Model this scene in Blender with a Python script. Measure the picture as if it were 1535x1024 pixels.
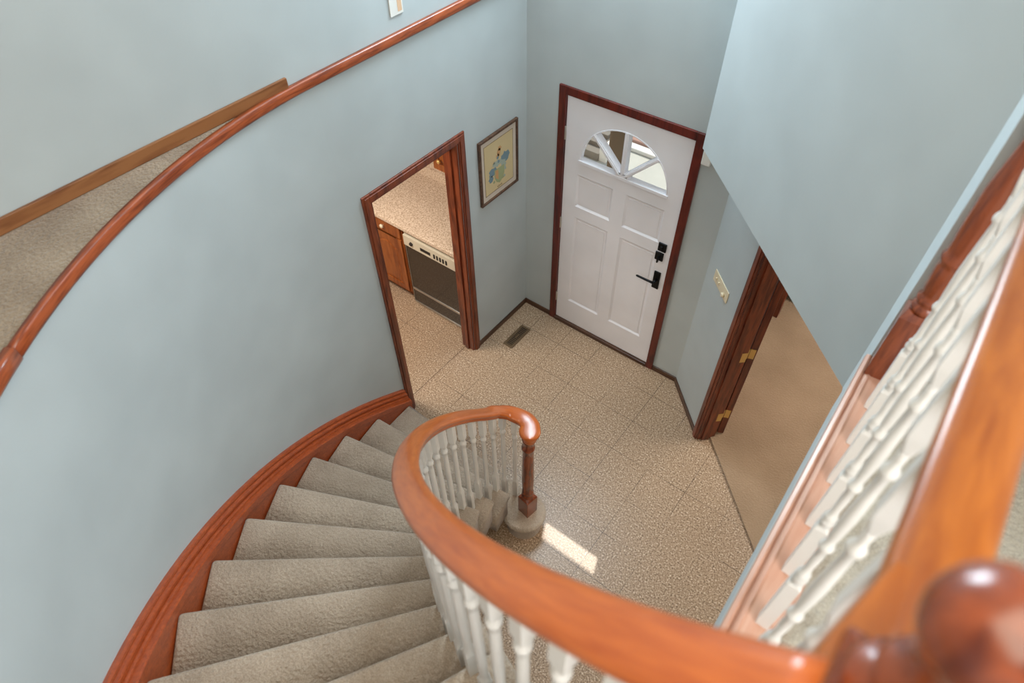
import bpy, bmesh, math, random
from mathutils import Vector, Matrix
random.seed(7)
PI = math.pi
for o in list(bpy.data.objects): bpy.data.objects.remove(o)
sc = bpy.context.scene
COL = sc.collection

# ---------------------------------------------------------------- camera
cam_d = bpy.data.cameras.new('camera'); cam = bpy.data.objects.new('camera', cam_d); COL.objects.link(cam)
F = 966.97
yaw, pit, rol = -0.6720891, -0.85229505, -0.02007337
cy, sy, cp, sp, cr, sr = math.cos(yaw), math.sin(yaw), math.cos(pit), math.sin(pit), math.cos(rol), math.sin(rol)
fw = Vector((sy*cp, cy*cp, sp)); rt = Vector((cy, -sy, 0)); up = rt.cross(fw)
r2 = rt*cr + up*sr; u2 = -rt*sr + up*cr
M = Matrix((r2, u2, -fw)).transposed().to_4x4()
M.translation = Vector((2.48194, -3.33324, 4.19516))
cam.matrix_world = M
cam_d.sensor_width = 36; cam_d.lens = 36*F/1535; cam_d.clip_start = 0.02
cam_d.dof.use_dof = True; cam_d.dof.focus_distance = 4.0; cam_d.dof.aperture_fstop = 2.2
sc.camera = cam

# ---------------------------------------------------------------- world, sun, lights, exposure
w = bpy.data.worlds.new('world'); sc.world = w; w.use_nodes = True
bg = w.node_tree.nodes['Background']; bg.inputs[0].default_value = (0.72, 0.86, 1, 1); bg.inputs[1].default_value = .75
sun_d = bpy.data.lights.new('sun', 'SUN'); sun_d.energy = 3.4; sun_d.angle = 0.006; sun_d.color = (1, .93, .82)
sun = bpy.data.objects.new('sun', sun_d); COL.objects.link(sun)
sun.rotation_euler = Vector((.35, -1, -1.89)).to_track_quat('-Z', 'Y').to_euler()
def area(name, loc, target, sx, sy_, e, color):
    d = bpy.data.lights.new(name, 'AREA'); d.shape = 'RECTANGLE'; d.size = sx; d.size_y = sy_; d.energy = e; d.color = color
    o = bpy.data.objects.new(name, d); COL.objects.link(o); o.location = loc
    o.rotation_euler = (Vector(target)-Vector(loc)).to_track_quat('-Z', 'Y').to_euler(); return o
area('upper_window_daylight', (0.50, -0.10, 3.95), (2.1, -2.3, 2.4), .9, 1.3, 108, (.72, .88, 1))
area('landing_fill', (2.6, -3.4, 5.0), (2.4, -3.2, 0), 1.6, 1.6, 36, (1, .88, .70))  # added warm fill above the landing, stands for no known fixture
area('hallway_window_daylight', (4.05, -3.7, 3.75), (0, -2.9, 1.6), 1.8, 1.6, 66, (.95, .96, 1))
area('kitchen_fill', (-1.0, -1.7, 2.30), (-1.0, -1.7, 0), 1.2, .5, 48, (1, .95, .88))  # added fill to brighten the kitchen, no fixture modelled
area('carpeted_room_fill', (3.3, 1.0, 2.2), (2.6, -.2, 0), 1.4, 1.0, 62, (1, .94, .86))  # added fill so the room carpet is lit, no window there
area('under_landing_fill', (3.3, -3.2, 2.30), (2.6, -2.4, 0), .9, .9, 24, (1, .88, .74))  # added warm fill for the space under the landing
sc.view_settings.view_transform = 'Standard'; sc.view_settings.look = 'None'
sc.view_settings.gamma = 1; sc.view_settings.use_curve_mapping = False
sc.view_settings.exposure = 0.10

# ---------------------------------------------------------------- helpers
def prop(o, label=None, cat=None, group=None, kind=None):
    if label: o['label'] = label
    if cat: o['category'] = cat
    if group: o['group'] = group
    if kind: o['kind'] = kind
    return o
def thing(name, label, cat, loc=(0, 0, 0), group=None, kind=None):
    o = bpy.data.objects.new(name, None); COL.objects.link(o); o.location = loc; o.empty_display_size = .05
    return prop(o, label, cat, group, kind)
def wloc(p):
    v = Vector((0, 0, 0))
    while p is not None: v += Vector(p.location); p = p.parent
    return v
class MB:
    def __init__(s): s.v = []; s.f = []; s.uv = {}; s.m = []; s.sm = []; s.mi = 0; s.smooth = False
    def add(s, vs, fs, uvs=None):
        b = len(s.v); s.v += [tuple(v) for v in vs]
        for i, f in enumerate(fs):
            s.f.append(tuple(b+j for j in f)); s.m.append(s.mi); s.sm.append(s.smooth)
            if uvs: s.uv[len(s.f)-1] = uvs[i]
        return s
    def box(s, x0, x1, y0, y1, z0, z1, T=None):
        vs = [(x, y, z) for z in (z0, z1) for y in (y0, y1) for x in (x0, x1)]
        if T: vs = [tuple(T @ Vector(v)) for v in vs]
        return s.add(vs, [(0, 2, 3, 1), (4, 5, 7, 6), (0, 1, 5, 4), (2, 6, 7, 3), (0, 4, 6, 2), (1, 3, 7, 5)])
    def prism(s, poly, z0, z1, T=None):
        n = len(poly); vs = [(p[0], p[1], z0) for p in poly]+[(p[0], p[1], z1) for p in poly]
        if T: vs = [tuple(T @ Vector(v)) for v in vs]
        return s.add(vs, [tuple(range(n))[::-1], tuple(range(n, 2*n))]+[(i, (i+1) % n, n+(i+1) % n, n+i) for i in range(n)])
    def lathe(s, prof, cx=0, cy=0, seg=20, T=None):
        # prof: (z, r)
        vs = []; fs = []; n = seg
        for z, r in prof:
            for k in range(n):
                a = 2*PI*k/n; vs.append((cx+r*math.cos(a), cy+r*math.sin(a), z))
        if T: vs = [tuple(T @ Vector(v)) for v in vs]
        for i in range(len(prof)-1):
            for k in range(n): fs.append((i*n+k, i*n+(k+1) % n, (i+1)*n+(k+1) % n, (i+1)*n+k))
        sm = s.smooth; s.smooth = True; s.add(vs, fs)
        s.smooth = False; b = len(s.v)-len(vs)
        s.f += [tuple(b+k for k in range(n))[::-1], tuple(b+(len(prof)-1)*n+k for k in range(n))]
        s.m += [s.mi]*2; s.sm += [False]*2; s.smooth = sm
        return s
    def sqlathe(s, prof, cx=0, cy=0, rot=0):
        # square section: prof (z, half width, chamfer)
        vs = []; fs = []
        for z, h, c in prof:
            pts = [(h-c, -h), (h, -h+c), (h, h-c), (h-c, h), (-h+c, h), (-h, h-c), (-h, -h+c), (-h+c, -h)]
            for x, y in pts:
                vs.append((cx+x*math.cos(rot)-y*math.sin(rot), cy+x*math.sin(rot)+y*math.cos(rot), z))
        n = 8
        for i in range(len(prof)-1):
            for k in range(n): fs.append((i*n+k, i*n+(k+1) % n, (i+1)*n+(k+1) % n, (i+1)*n+k))
        fs += [tuple(range(n))[::-1], tuple((len(prof)-1)*n+k for k in range(n))]
        return s.add(vs, fs)
    def sweep(s, path, prof, closed_ends=True, nrm=None, wide=None):
        # path: world points; prof: (side, up) closed loop; side = horizontal left normal of the path
        n = len(prof); vs = []; fs = []; uvs = []; L = 0; Ls = []; P = [Vector(p) for p in path]
        per = [0]
        for j in range(n): per.append(per[-1]+math.dist(prof[j], prof[(j+1) % n]))
        for i, p in enumerate(P):
            if i: L += (p-P[i-1]).length
            Ls.append(L)
            t = (P[min(i+1, len(P)-1)]-P[max(i-1, 0)]); t.z = 0; t.normalize()
            sd = nrm[i] if nrm else Vector((-t.y, t.x, 0))
            pr = prof if not callable(prof) else prof(i)
            for a, b in pr: vs.append(p+sd*a*(wide[i] if wide else 1)+Vector((0, 0, b)))
        for i in range(len(P)-1):
            for j in range(n):
                k = (j+1) % n
                fs.append((i*n+j, (i+1)*n+j, (i+1)*n+k, i*n+k))
                uvs.append(((Ls[i], per[j]), (Ls[i+1], per[j]), (Ls[i+1], per[j+1]), (Ls[i], per[j+1])))
        s.add(vs, fs, uvs)
        if closed_ends:
            b = len(s.v)-len(vs)
            for f in (tuple(b+j for j in range(n)), tuple(b+(len(P)-1)*n+j for j in range(n))[::-1]):
                s.f.append(f); s.m.append(s.mi); s.sm.append(False)
        return s
    def obj(s, name, mats, parent=None, bevel=0, smooth_all=False, shift=True, seg=2, angle=35):
        me = bpy.data.meshes.new(name)
        off = wloc(parent) if (parent is not None and shift) else Vector((0, 0, 0))
        me.from_pydata([tuple(Vector(v)-off) for v in s.v], [], s.f)
        for i, p in enumerate(me.polygons): p.material_index = s.m[i]; p.use_smooth = s.sm[i] or smooth_all
        if s.uv:
            ul = me.uv_layers.new(name='UVMap')
            for i, p in enumerate(me.polygons):
                if i in s.uv:
                    for li, u in zip(p.loop_indices, s.uv[i]): ul.data[li].uv = u
        bm = bmesh.new(); bm.from_mesh(me); bmesh.ops.recalc_face_normals(bm, faces=bm.faces); bm.to_mesh(me); bm.free()
        for m in (mats if isinstance(mats, (list, tuple)) else [mats]): me.materials.append(m)
        o = bpy.data.objects.new(name, me); COL.objects.link(o)
        if parent is not None: o.parent = parent
        if bevel:
            b = o.modifiers.new('bevel', 'BEVEL'); b.width = bevel; b.segments = seg; b.limit_method = 'ANGLE'; b.angle_limit = math.radians(angle)
            b.harden_normals = False
        return o
def place(mesh_obj, name, loc, parent, rz=0):
    o = mesh_obj.copy(); COL.objects.link(o); o.name = name; o.parent = parent
    o.location = Vector(loc)-(wloc(parent) if parent else Vector((0, 0, 0))); o.rotation_euler = (0, 0, rz); return o

# ---------------------------------------------------------------- materials
def srgb(r, g, b):
    f = lambda c: (c/255/12.92) if c/255 <= .04045 else ((c/255+.055)/1.055)**2.4
    return (f(r), f(g), f(b), 1)
class NT:
    def __init__(s, name):
        s.m = bpy.data.materials.new(name); s.m.use_nodes = True; s.t = s.m.node_tree; s.b = s.t.nodes['Principled BSDF']
    def n(s, typ, **kw):
        nd = s.t.nodes.new(typ)
        for k, v in kw.items():
            if k in nd.inputs: nd.inputs[k].default_value = v
            else: setattr(nd, k, v)
        return nd
    def l(s, a, b): s.t.links.new(a, b)
    def coord(s, scale=(1, 1, 1), kind='Object'):
        tc = s.n('ShaderNodeTexCoord'); mp = s.n('ShaderNodeMapping'); mp.inputs['Scale'].default_value = scale
        s.l(tc.outputs[kind], mp.inputs[0]); return mp.outputs[0]
    def ramp(s, fac, stops):
        r = s.n('ShaderNodeValToRGB'); el = r.color_ramp.elements
        while len(el) < len(stops): el.new(.5)
        for e, (p, c) in zip(el, stops): e.position = p; e.color = c
        s.l(fac, r.inputs[0]); return r.outputs[0]
    def bump(s, h, strength, dist):
        b = s.n('ShaderNodeBump'); b.inputs['Strength'].default_value = strength; b.inputs['Distance'].default_value = dist
        s.l(h, b.inputs['Height']); s.l(b.outputs[0], s.b.inputs['Normal']); return b
def mat_plain(name, col, rough=.5, metal=0, bump=0, bscale=60, coat=0):
    t = NT(name); c = t.coord()
    nz = t.n('ShaderNodeTexNoise'); nz.inputs['Scale'].default_value = 3; t.l(c, nz.inputs[0])
    d = tuple(x*.95 for x in col[:3])+(1,); e = tuple(min(1, x*1.04) for x in col[:3])+(1,)
    t.l(t.ramp(nz.outputs[0], [(.3, d), (.7, e)]), t.b.inputs['Base Color'])
    t.b.inputs['Roughness'].default_value = rough; t.b.inputs['Metallic'].default_value = metal
    t.b.inputs['Coat Weight'].default_value = coat
    if bump:
        n2 = t.n('ShaderNodeTexNoise'); n2.inputs['Scale'].default_value = bscale; t.l(c, n2.inputs[0]); t.bump(n2.outputs[0], bump, .002)
    return t.m
def mat_wood(name, base, dark, scale=(1, 1, 1), rough=.3, coat=.3, uv=False, contrast=.5, freq=7):
    t = NT(name); c = t.coord(scale, 'UV' if uv else 'Object')
    nz = t.n('ShaderNodeTexNoise'); nz.inputs['Scale'].default_value = freq; nz.inputs['Detail'].default_value = 8; nz.inputs['Distortion'].default_value = .6
    t.l(c, nz.inputs[0])
    n2 = t.n('ShaderNodeTexNoise'); n2.inputs['Scale'].default_value = freq*.3; n2.inputs['Detail'].default_value = 2; t.l(c, n2.inputs[0])
    mx = t.n('ShaderNodeMix', data_type='FLOAT'); mx.inputs[0].default_value = .4
    t.l(nz.outputs[0], mx.inputs[2]); t.l(n2.outputs[0], mx.inputs[3])
    t.l(t.ramp(mx.outputs[0], [(.5-.22*contrast, dark), (.5+.14*contrast, base)]), t.b.inputs['Base Color'])
    t.b.inputs['Roughness'].default_value = rough; t.b.inputs['Coat Weight'].default_value = coat; t.b.inputs['Coat Roughness'].default_value = .18
    t.bump(nz.outputs[0], .08, .002)
    return t.m
def mat_carpet(name, a, b, fine=900, bumpd=.006, big=3.5):
    t = NT(name); c = t.coord()
    n1 = t.n('ShaderNodeTexNoise'); n1.inputs['Scale'].default_value = big; n1.inputs['Detail'].default_value = 3; t.l(c, n1.inputs[0])
    n2 = t.n('ShaderNodeTexNoise'); n2.inputs['Scale'].default_value = fine*.25; n2.inputs['Detail'].default_value = 6; t.l(c, n2.inputs[0])
    mx = t.n('ShaderNodeMix', data_type='FLOAT'); mx.inputs[0].default_value = .55
    t.l(n1.outputs[0], mx.inputs[2]); t.l(n2.outputs[0], mx.inputs[3])
    t.l(t.ramp(mx.outputs[0], [(.36, a), (.64, b)]), t.b.inputs['Base Color'])
    t.b.inputs['Roughness'].default_value = .95; t.b.inputs['Sheen Weight'].default_value = .25
    t.b.inputs['Specular IOR Level'].default_value = .1
    n3 = t.n('ShaderNodeTexNoise'); n3.inputs['Scale'].default_value = fine*.075; n3.inputs['Detail'].default_value = 4; t.l(c, n3.inputs[0])
    t.bump(n3.outputs[0], 1.0, bumpd*1.8)
    return t.m
def mat_speckle(name, cols, scale, rough=.35, grid=True, spec=.4):
    t = NT(name); c = t.coord()
    n0 = t.n('ShaderNodeTexNoise'); n0.inputs['Scale'].default_value = scale; n0.inputs['Detail'].default_value = 2.5; n0.inputs['Roughness'].default_value = .65; t.l(c, n0.inputs[0])
    col = t.ramp(n0.outputs[0], cols)
    n4 = t.n('ShaderNodeTexNoise'); n4.inputs['Scale'].default_value = 1.3; n4.inputs['Detail'].default_value = 3; t.l(c, n4.inputs[0])
    mm = t.n('ShaderNodeMix', data_type='RGBA', blend_type='MULTIPLY'); mm.inputs[0].default_value = 1
    t.l(col, mm.inputs[6]); t.l(t.ramp(n4.outputs[0], [(.3, (.90, .89, .88, 1)), (.7, (1, 1, 1, 1))]), mm.inputs[7]); out = mm.outputs[2]
    if grid:
        sx = t.n('ShaderNodeSeparateXYZ'); t.l(c, sx.inputs[0]); lines = []
        for ax, off in (('X', 1.45), ('Y', -1.465)):
            a = t.n('ShaderNodeMath', operation='SUBTRACT'); t.l(sx.outputs[ax], a.inputs[0]); a.inputs[1].default_value = off-30*.3048-.0012
            m = t.n('ShaderNodeMath', operation='MODULO'); t.l(a.outputs[0], m.inputs[0]); m.inputs[1].default_value = .3048
            q = t.n('ShaderNodeMath', operation='LESS_THAN'); t.l(m.outputs[0], q.inputs[0]); q.inputs[1].default_value = .0028; lines.append(q.outputs[0])
        mxm = t.n('ShaderNodeMath', operation='MAXIMUM'); t.l(lines[0], mxm.inputs[0]); t.l(lines[1], mxm.inputs[1])
        n5 = t.n('ShaderNodeTexNoise'); n5.inputs['Scale'].default_value = 1.9; t.l(c, n5.inputs[0])
        r5 = t.ramp(n5.outputs[0], [(.40, (.12, .12, .12, 1)), (.58, (1, 1, 1, 1))])
        fm = t.n('ShaderNodeMath', operation='MULTIPLY'); t.l(mxm.outputs[0], fm.inputs[0]); t.l(r5, fm.inputs[1])
        mg = t.n('ShaderNodeMix', data_type='RGBA'); t.l(fm.outputs[0], mg.inputs[0]); t.l(out, mg.inputs[6]); mg.inputs[7].default_value = srgb(58, 44, 34)
        out = mg.outputs[2]
    t.l(out, t.b.inputs['Base Color']); t.b.inputs['Roughness'].default_value = rough; t.b.inputs['Specular IOR Level'].default_value = spec
    return t.m
PAINT = mat_plain('wall_paint', srgb(183, 190, 190), .75, bump=.05, bscale=180)
CEIL = mat_plain('ceiling_paint', srgb(235, 233, 226), .85)
TRIMD = mat_wood('dark_cherry_trim', srgb(130, 60, 32), srgb(82, 30, 15), (6, 6, .8), .32, .25)
TRIMH = mat_wood('dark_cherry_trim_level', srgb(112, 48, 24), srgb(66, 22, 11), (.8, .8, 6), .32, .25)
TRIMU = mat_wood('cherry_trim_curved', srgb(178, 82, 36), srgb(130, 50, 20), (1.2, 14, 1), .28, .3, uv=True, contrast=1.0)
CAPM = mat_wood('ledge_trim_wood', srgb(168, 82, 42), srgb(118, 50, 22), (1.4, 14, 1), .3, .3, uv=True)
RAIL = mat_wood('handrail_wood', srgb(198, 104, 44), srgb(166, 76, 28), (1.5, 14, 1), .3, .35, uv=True, contrast=.9)
RAIL2 = mat_wood('landing_handrail_wood', srgb(166, 96, 36), srgb(124, 58, 18), (10, 1.6, 4), .28, .35, contrast=.8, freq=5)
NEWEL = mat_wood('newel_wood', srgb(140, 68, 36), srgb(92, 38, 19), (8, 8, 1), .25, .5)
BASEB = mat_wood('brown_baseboard_wood', srgb(84, 52, 32), srgb(58, 34, 20), (.7, .7, 8), .4, .15)
LEDGEB = mat_wood('ledge_baseboard_wood', srgb(150, 98, 58), srgb(118, 68, 36), (6, .6, 6), .4, .1)
OAK = mat_wood('kitchen_cabinet_wood', srgb(158, 88, 40), srgb(118, 56, 22), (5, 5, .8), .35, .2)
CARPET = mat_carpet('stair_carpet', srgb(148, 130, 112), srgb(192, 173, 153))
CARPET_R = mat_carpet('room_carpet', srgb(148, 122, 96), srgb(178, 150, 122), big=2.2)
CARPET_L = mat_carpet('landing_carpet', srgb(150, 142, 128), srgb(188, 180, 164))
CARPET_G = mat_carpet('ledge_carpet', srgb(136, 114, 92), srgb(172, 150, 126), big=5)
TILE = mat_speckle('speckled_vinyl_tile', [(.33, srgb(108, 86, 66)), (.46, srgb(162, 134, 107)), (.56, srgb(180, 152, 124)), (.68, srgb(228, 210, 186))], 92)
LAM = mat_speckle('speckled_laminate', [(.36, srgb(172, 144, 118)), (.5, srgb(212, 188, 162)), (.65, srgb(232, 214, 192))], 90, .35, False)
DOORW = mat_plain('door_white_paint', srgb(236, 234, 238), .42)
BALW = mat_plain('baluster_white_paint', srgb(224, 219, 211), .35)
BLACK = mat_plain('matte_black_metal', srgb(22, 22, 24), .4, .6)
BRASS = mat_plain('brass', srgb(226, 186, 112), .4, .5)
STEEL = mat_plain('steel_trim', srgb(200, 196, 188), .3, .9)
DGLASS = mat_plain('black_glossy_panel', srgb(32, 27, 23), .12, 0, coat=.6)
ALMOND = mat_plain('almond_plastic', srgb(228, 212, 180), .4)
WHITEP = mat_plain('white_plastic', srgb(232, 228, 220), .45)
DARK = mat_plain('dark_void', srgb(40, 30, 24), .8)
BRONZE = mat_plain('bronze_metal', srgb(128, 104, 78), .4, .7)
UNDER = mat_plain('under_stair_dark_wood', srgb(70, 42, 28), .7)
CONC = mat_plain('porch_concrete', srgb(196, 198, 190), .9, bump=.2)
BRICK = mat_plain('pink_brick', srgb(176, 140, 126), .9, bump=.5, bscale=20)
SIDING = mat_plain('grey_siding', srgb(130, 126, 118), .8)
POSTM = mat_plain('brown_porch_paint', srgb(122, 106, 86), .8)
WHITEX = mat_plain('exterior_white_paint', srgb(236, 236, 232), .7)
def mat_glass():
    t = NT('window_glass')
    t.b.inputs['Base Color'].default_value = (1, 1, 1, 1); t.b.inputs['Roughness'].default_value = 0
    t.b.inputs['IOR'].default_value = 1.45
    tr = t.n('ShaderNodeBsdfTransparent'); gl = t.n('ShaderNodeBsdfGlossy'); gl.inputs['Roughness'].default_value = .02
    mx = t.n('ShaderNodeMixShader'); mx.inputs[0].default_value = .05; t.l(tr.outputs[0], mx.inputs[1]); t.l(gl.outputs[0], mx.inputs[2])
    t.l(mx.outputs[0], t.t.nodes['Material Output'].inputs[0]); return t.m
GLASS = mat_glass()

# ---------------------------------------------------------------- stair geometry constants
CX, CY, H, A0, DA = 2.626, -1.653, .189, 2.99, .118
RW = 2.626                      # curved wall radius
ZL, ZC, ZT = 2.646, 2.36, 5.1   # landing level, soffit level, top ceiling
def pol(r, a, z=0): return Vector((CX+r*math.cos(a), CY+r*math.sin(a), z))
def ang(i): return A0+DA*i
def wallpt(i, r, z):            # along the left wall: straight where the circle has not begun
    a = ang(i)
    if a >= PI: return pol(r, a, z)
    return Vector((CX-r, CY+(PI-a)*RW, z))
def wallnrm(i):
    a = ang(i)
    return Vector((1, 0, 0)) if a < PI else Vector((-math.cos(a), -math.sin(a), 0))
def lerp_table(tab, x):
    if x <= tab[0][0]: return tab[0][1]
    for (a, u), (b, v) in zip(tab, tab[1:]):
        if x <= b:
            t = (x-a)/(b-a); t = t*t*(3-2*t) if False else t
            return u+(v-u)*t
    return tab[-1][1]
RT = [(1.7, 1.52), (3, 1.535), (4, 1.555), (5, 1.56), (6, 1.55), (7, 1.53), (8, 1.51), (10, 1.475), (12, 1.46), (15, 1.46)]
HT = [(1.0, 1.0), (1.7, .885), (2.2, .865), (3, .885), (4, .895), (7, .92), (10, .94), (15, .95)]
def railR(i): return sum(lerp_table(RT, i+d) for d in (-.8, -.4, 0, .4, .8))/5
def railZ(i): return H*i+sum(lerp_table(HT, i+d) for d in (-.4, 0, .4))/3

# ---------------------------------------------------------------- setting: floors
m = MB(); m.box(-3.3, 4.3, -5.3, 0.16, -.15, 0); prop(m.obj('floor', TILE), kind='structure')
m = MB(); m.prism([(1.665, 0), (3.3, -1.635), (5.2, -1.635), (5.2, 3.0), (1.665, 3.0)], .001, .014); prop(m.obj('floor_carpeted_room', CARPET_R), kind='structure')
m = MB(); a14 = ang(14)+.02
poly = [(2.66, -1.652), (4.2, -1.652), (4.2, -5.2), (2.2, -5.2)]
i0 = pol(2.62, a14); i1 = pol(1.40, a14)
poly += [(i0.x, i0.y), (i1.x, i1.y), (2.66, -3.13)]
m.prism(poly, ZL-.02, ZL); prop(m.obj('floor_landing', CARPET_L), kind='structure')
m = MB()
poly = [(2.547, -1.652), (4.2, -1.652), (4.2, -5.2), (2.2, -5.2), (i0.x+.01, i0.y), (i1.x+.02, i1.y), (2.547, -3.13)]
m.prism(poly, ZC, ZL-.021); prop(m.obj('trim_landing_fascia', PAINT), kind='structure')

# ---------------------------------------------------------------- walls
m = MB()      # front wall with door opening and a high window
DX0, DX1, DZ = .335, 1.248, 2.10
m.box(-.12, DX0-.03, 0, .15, 0, ZT); m.box(DX0-.03, DX1+.03, 0, .15, DZ+.03, 3.1)
m.box(DX1+.03, 1.64, 0, .15, 0, 3.1)
WX0, WX1, WZ0, WZ1 = .78, 1.25, 3.1, 4.3
m.box(DX0-.03, WX0, 0, .15, 3.1, ZT); m.box(WX1, 1.64, 0, .15, 3.1, ZT); m.box(WX0, WX1, 0, .15, WZ1, ZT)
prop(m.obj('wall_front', PAINT), kind='structure')
m = MB()      # left wall, flat part
OY0, OY1, OZ = -.726, -1.477, 1.985
m.box(-.12, 0, 0, OY0, 0, ZT); m.box(-.12, 0, OY0, OY1, OZ, ZT); m.box(-.12, 0, OY1, -1.653, 0, ZT)
m.box(-.12, 0, -1.653, -5.2, 2.70, ZT)
prop(m.obj('wall_left', PAINT), kind='structure')
m = MB(); n = 60; vs = []; fs = []
for k in range(n+1):
    a = PI+(5.2-PI)*k/n
    vs += [pol(RW, a, -.01), pol(RW, a, 2.775), pol(RW+.1, a, -.01), pol(RW+.1, a, 2.775)]
for k in range(n):
    b = 4*k; fs += [(b, b+1, b+5, b+4)]
m.smooth = True; m.add(vs, fs); fs = []
for k in range(n):
    b = 4*k; fs += [(b+2, b+6, b+7, b+3), (b+1, b+3, b+7, b+5)]
m.smooth = False; m.add(vs, fs); cw = prop(m.obj('wall_curved', PAINT), kind='structure')
m = MB()      # big upper 45 degree wall block
m.prism([(1.46, -.46), (2.547, -1.547), (2.563, -1.652), (4.2, -1.652), (4.2, 0), (1.46, 0)], ZC, ZT)
prop(m.obj('wall_right_upper', PAINT), kind='structure')
# lower 45 degree wall: local frame origin (1.523,0), x along (1,-1)/sqrt2, y into the carpeted room
T45 = Matrix.Translation((1.523, 0, 0)) @ Matrix.Rotation(-PI/4, 4, 'Z')
m = MB(); m.box(0, .56, 0, .12, 0, ZC, T45); m.box(.56, 1.80, 0, .12, 2.06, ZC, T45); m.box(1.80, 2.5, 0, .12, 0, ZC, T45)
prop(m.obj('wall_right_lower', PAINT), kind='structure')
m = MB(); m.box(-3.3, 4.3, -5.35, -5.2, 0, ZT); prop(m.obj('wall_back', PAINT), kind='structure')
m = MB(); m.box(4.2, 4.35, -5.2, -1.3, 0, ZT); prop(m.obj('wall_right', PAINT), kind='structure')
m = MB(); m.box(-3.4, 4.4, -5.4, .2, ZT, ZT+.1); prop(m.obj('ceiling', CEIL), kind='structure')
m = MB(); m.box(-.090, -.0865, OY1+.016, OY0-.016, .0, .0012); prop(m.obj('trim_floor_seam', UNDER), kind='structure')
# kitchen shell
m = MB(); m.box(-3.3, -.12, .0, .15, 0, 2.4); m.box(-3.4, -3.3, -4.2, .15, 0, 2.4); m.box(-3.3, -.12, -4.3, -4.2, 0, 2.4)
m.box(-.13, -.12, -4.2, OY1-.0, 0, 2.4)
prop(m.obj('wall_kitchen', LAM), kind='structure')
m = MB(); m.box(-3.4, -.12, -4.3, .15, 2.4, 2.45); prop(m.obj('ceiling_kitchen', CEIL), kind='structure')
# carpeted room shell
m = MB(); m.box(1.53, 1.64, .15, 3.0, 0, ZC); m.box(1.53, 5.2, 3.0, 3.1, 0, ZC); m.box(5.2, 5.3, -1.7, 3.1, 0, ZC); m.box(4.35, 5.2, -1.75, -1.65, 0, ZC)
prop(m.obj('wall_carpeted_room', PAINT), kind='structure')
m = MB(); m.box(1.64, 5.3, .0, 3.1, ZC, ZC+.05); m.box(4.2, 5.3, -1.75, .15, ZC, ZC+.05); prop(m.obj('ceiling_carpeted_room', CEIL), kind='structure')

# ledge floor (carpet between straight upper wall and curved wall top) with its trim
m = MB(); poly = []
for k in range(31):
    a = PI+.0+(4.74-PI)*k/30; p = pol(RW-.004, a); poly.append((p.x, p.y))
poly += [(0, -5.2), (0, -1.653)]
bm_poly = poly
m.prism(poly, 2.74, 2.784); o = m.obj('floor_ledge', CARPET_G); prop(o, kind='structure')
prof = [(0, 0), (.020, 0), (.022, .008), (.022, .040), (.018, .046), (0, .048)]
path = [wallpt(1.28-1.655/RW/DA+k*.25, RW, 2.748) for k in range(0, 200) if 1.28-1.655/RW/DA+k*.25 <= 6.98]
nr = [wallnrm(1.28-1.655/RW/DA+k*.25) for k in range(len(path))]
i_end = 1.28-1.655/RW/DA+(len(path)-1)*.25
m = MB(); m.smooth = True; m.sweep(path, prof, nrm=nr); prop(m.obj('trim_ledge', CAPM, bevel=0), kind='structure')
prof2 = [(-.004, 0), (.023, -.002), (.0255, .007), (.0255, .042), (.021, .049), (-.004, .051)]
path = [wallpt(i_end+k*.25, RW, 2.748) for k in range(34)]; nr = [wallnrm(i_end+k*.25) for k in range(34)]
m = MB(); m.smooth = True; m.sweep(path, prof2, nrm=nr); prop(m.obj('trim_ledge_end', CAPM), kind='structure')
m = MB(); m.box(.001, .016, -5.19, -1.785, 2.785, 2.840); prop(m.obj('baseboard_ledge', LEDGEB, bevel=.003), kind='structure')

# baseboards of the entry
BH = .05
m = MB(); m.box(0, .012, -.012, -.666, 0, BH); prop(m.obj('baseboard_left', BASEB, bevel=.003), kind='structure')
m = MB(); m.box(0, DX0-.062, -.012, 0, 0, BH); m.box(DX1+.062, 1.528, -.012, 0, 0, BH); prop(m.obj('baseboard_front', BASEB, bevel=.003), kind='structure')
m = MB(); m.box(.008, .50, -.012, 0, 0, BH, T45); prop(m.obj('baseboard_right', BASEB, bevel=.003), kind='structure')

# kitchen doorway casing and jamb
def casing_rect(m, y0, y1, zt, wd, x0, x1):
    """casing boards round an opening in a wall parallel to the y axis"""
    m.box(x0, x1, y0+wd, y0, 0, zt+wd); m.box(x0, x1, y1, y1-wd, 0, zt+wd); m.box(x0, x1, y1, y0, zt, zt+wd)
t = thing('trim_kitchen_doorway', None, None, (0, -1.10, 0), kind='structure')
m = MB(); casing_rect(m, OY0, OY1, OZ, .06, 0, .014); casing_rect(m, OY0+.012, OY1-.012, OZ+.012, .034, .014, .020); m.obj('casing', TRIMD, t, bevel=.003)
m = MB(); casing_rect(m, OY0, OY1, OZ, .06, -.136, -.12); m.obj('casing', TRIMD, t, bevel=.003)
m = MB(); m.box(-.12, 0, OY0-.016, OY0, 0, OZ); m.box(-.12, 0, OY1, OY1+.016, 0, OZ); m.box(-.12, 0, OY1, OY0, OZ-.016, OZ)
m.box(-.075, -.045, OY0-.028, OY0-.016, 0, OZ-.016); m.box(-.075, -.045, OY1+.016, OY1+.028, 0, OZ-.016); m.box(-.075, -.045, OY1+.016, OY0-.016, OZ-.028, OZ-.016)
m.obj('jamb', TRIMD, t, bevel=.002)

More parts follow.
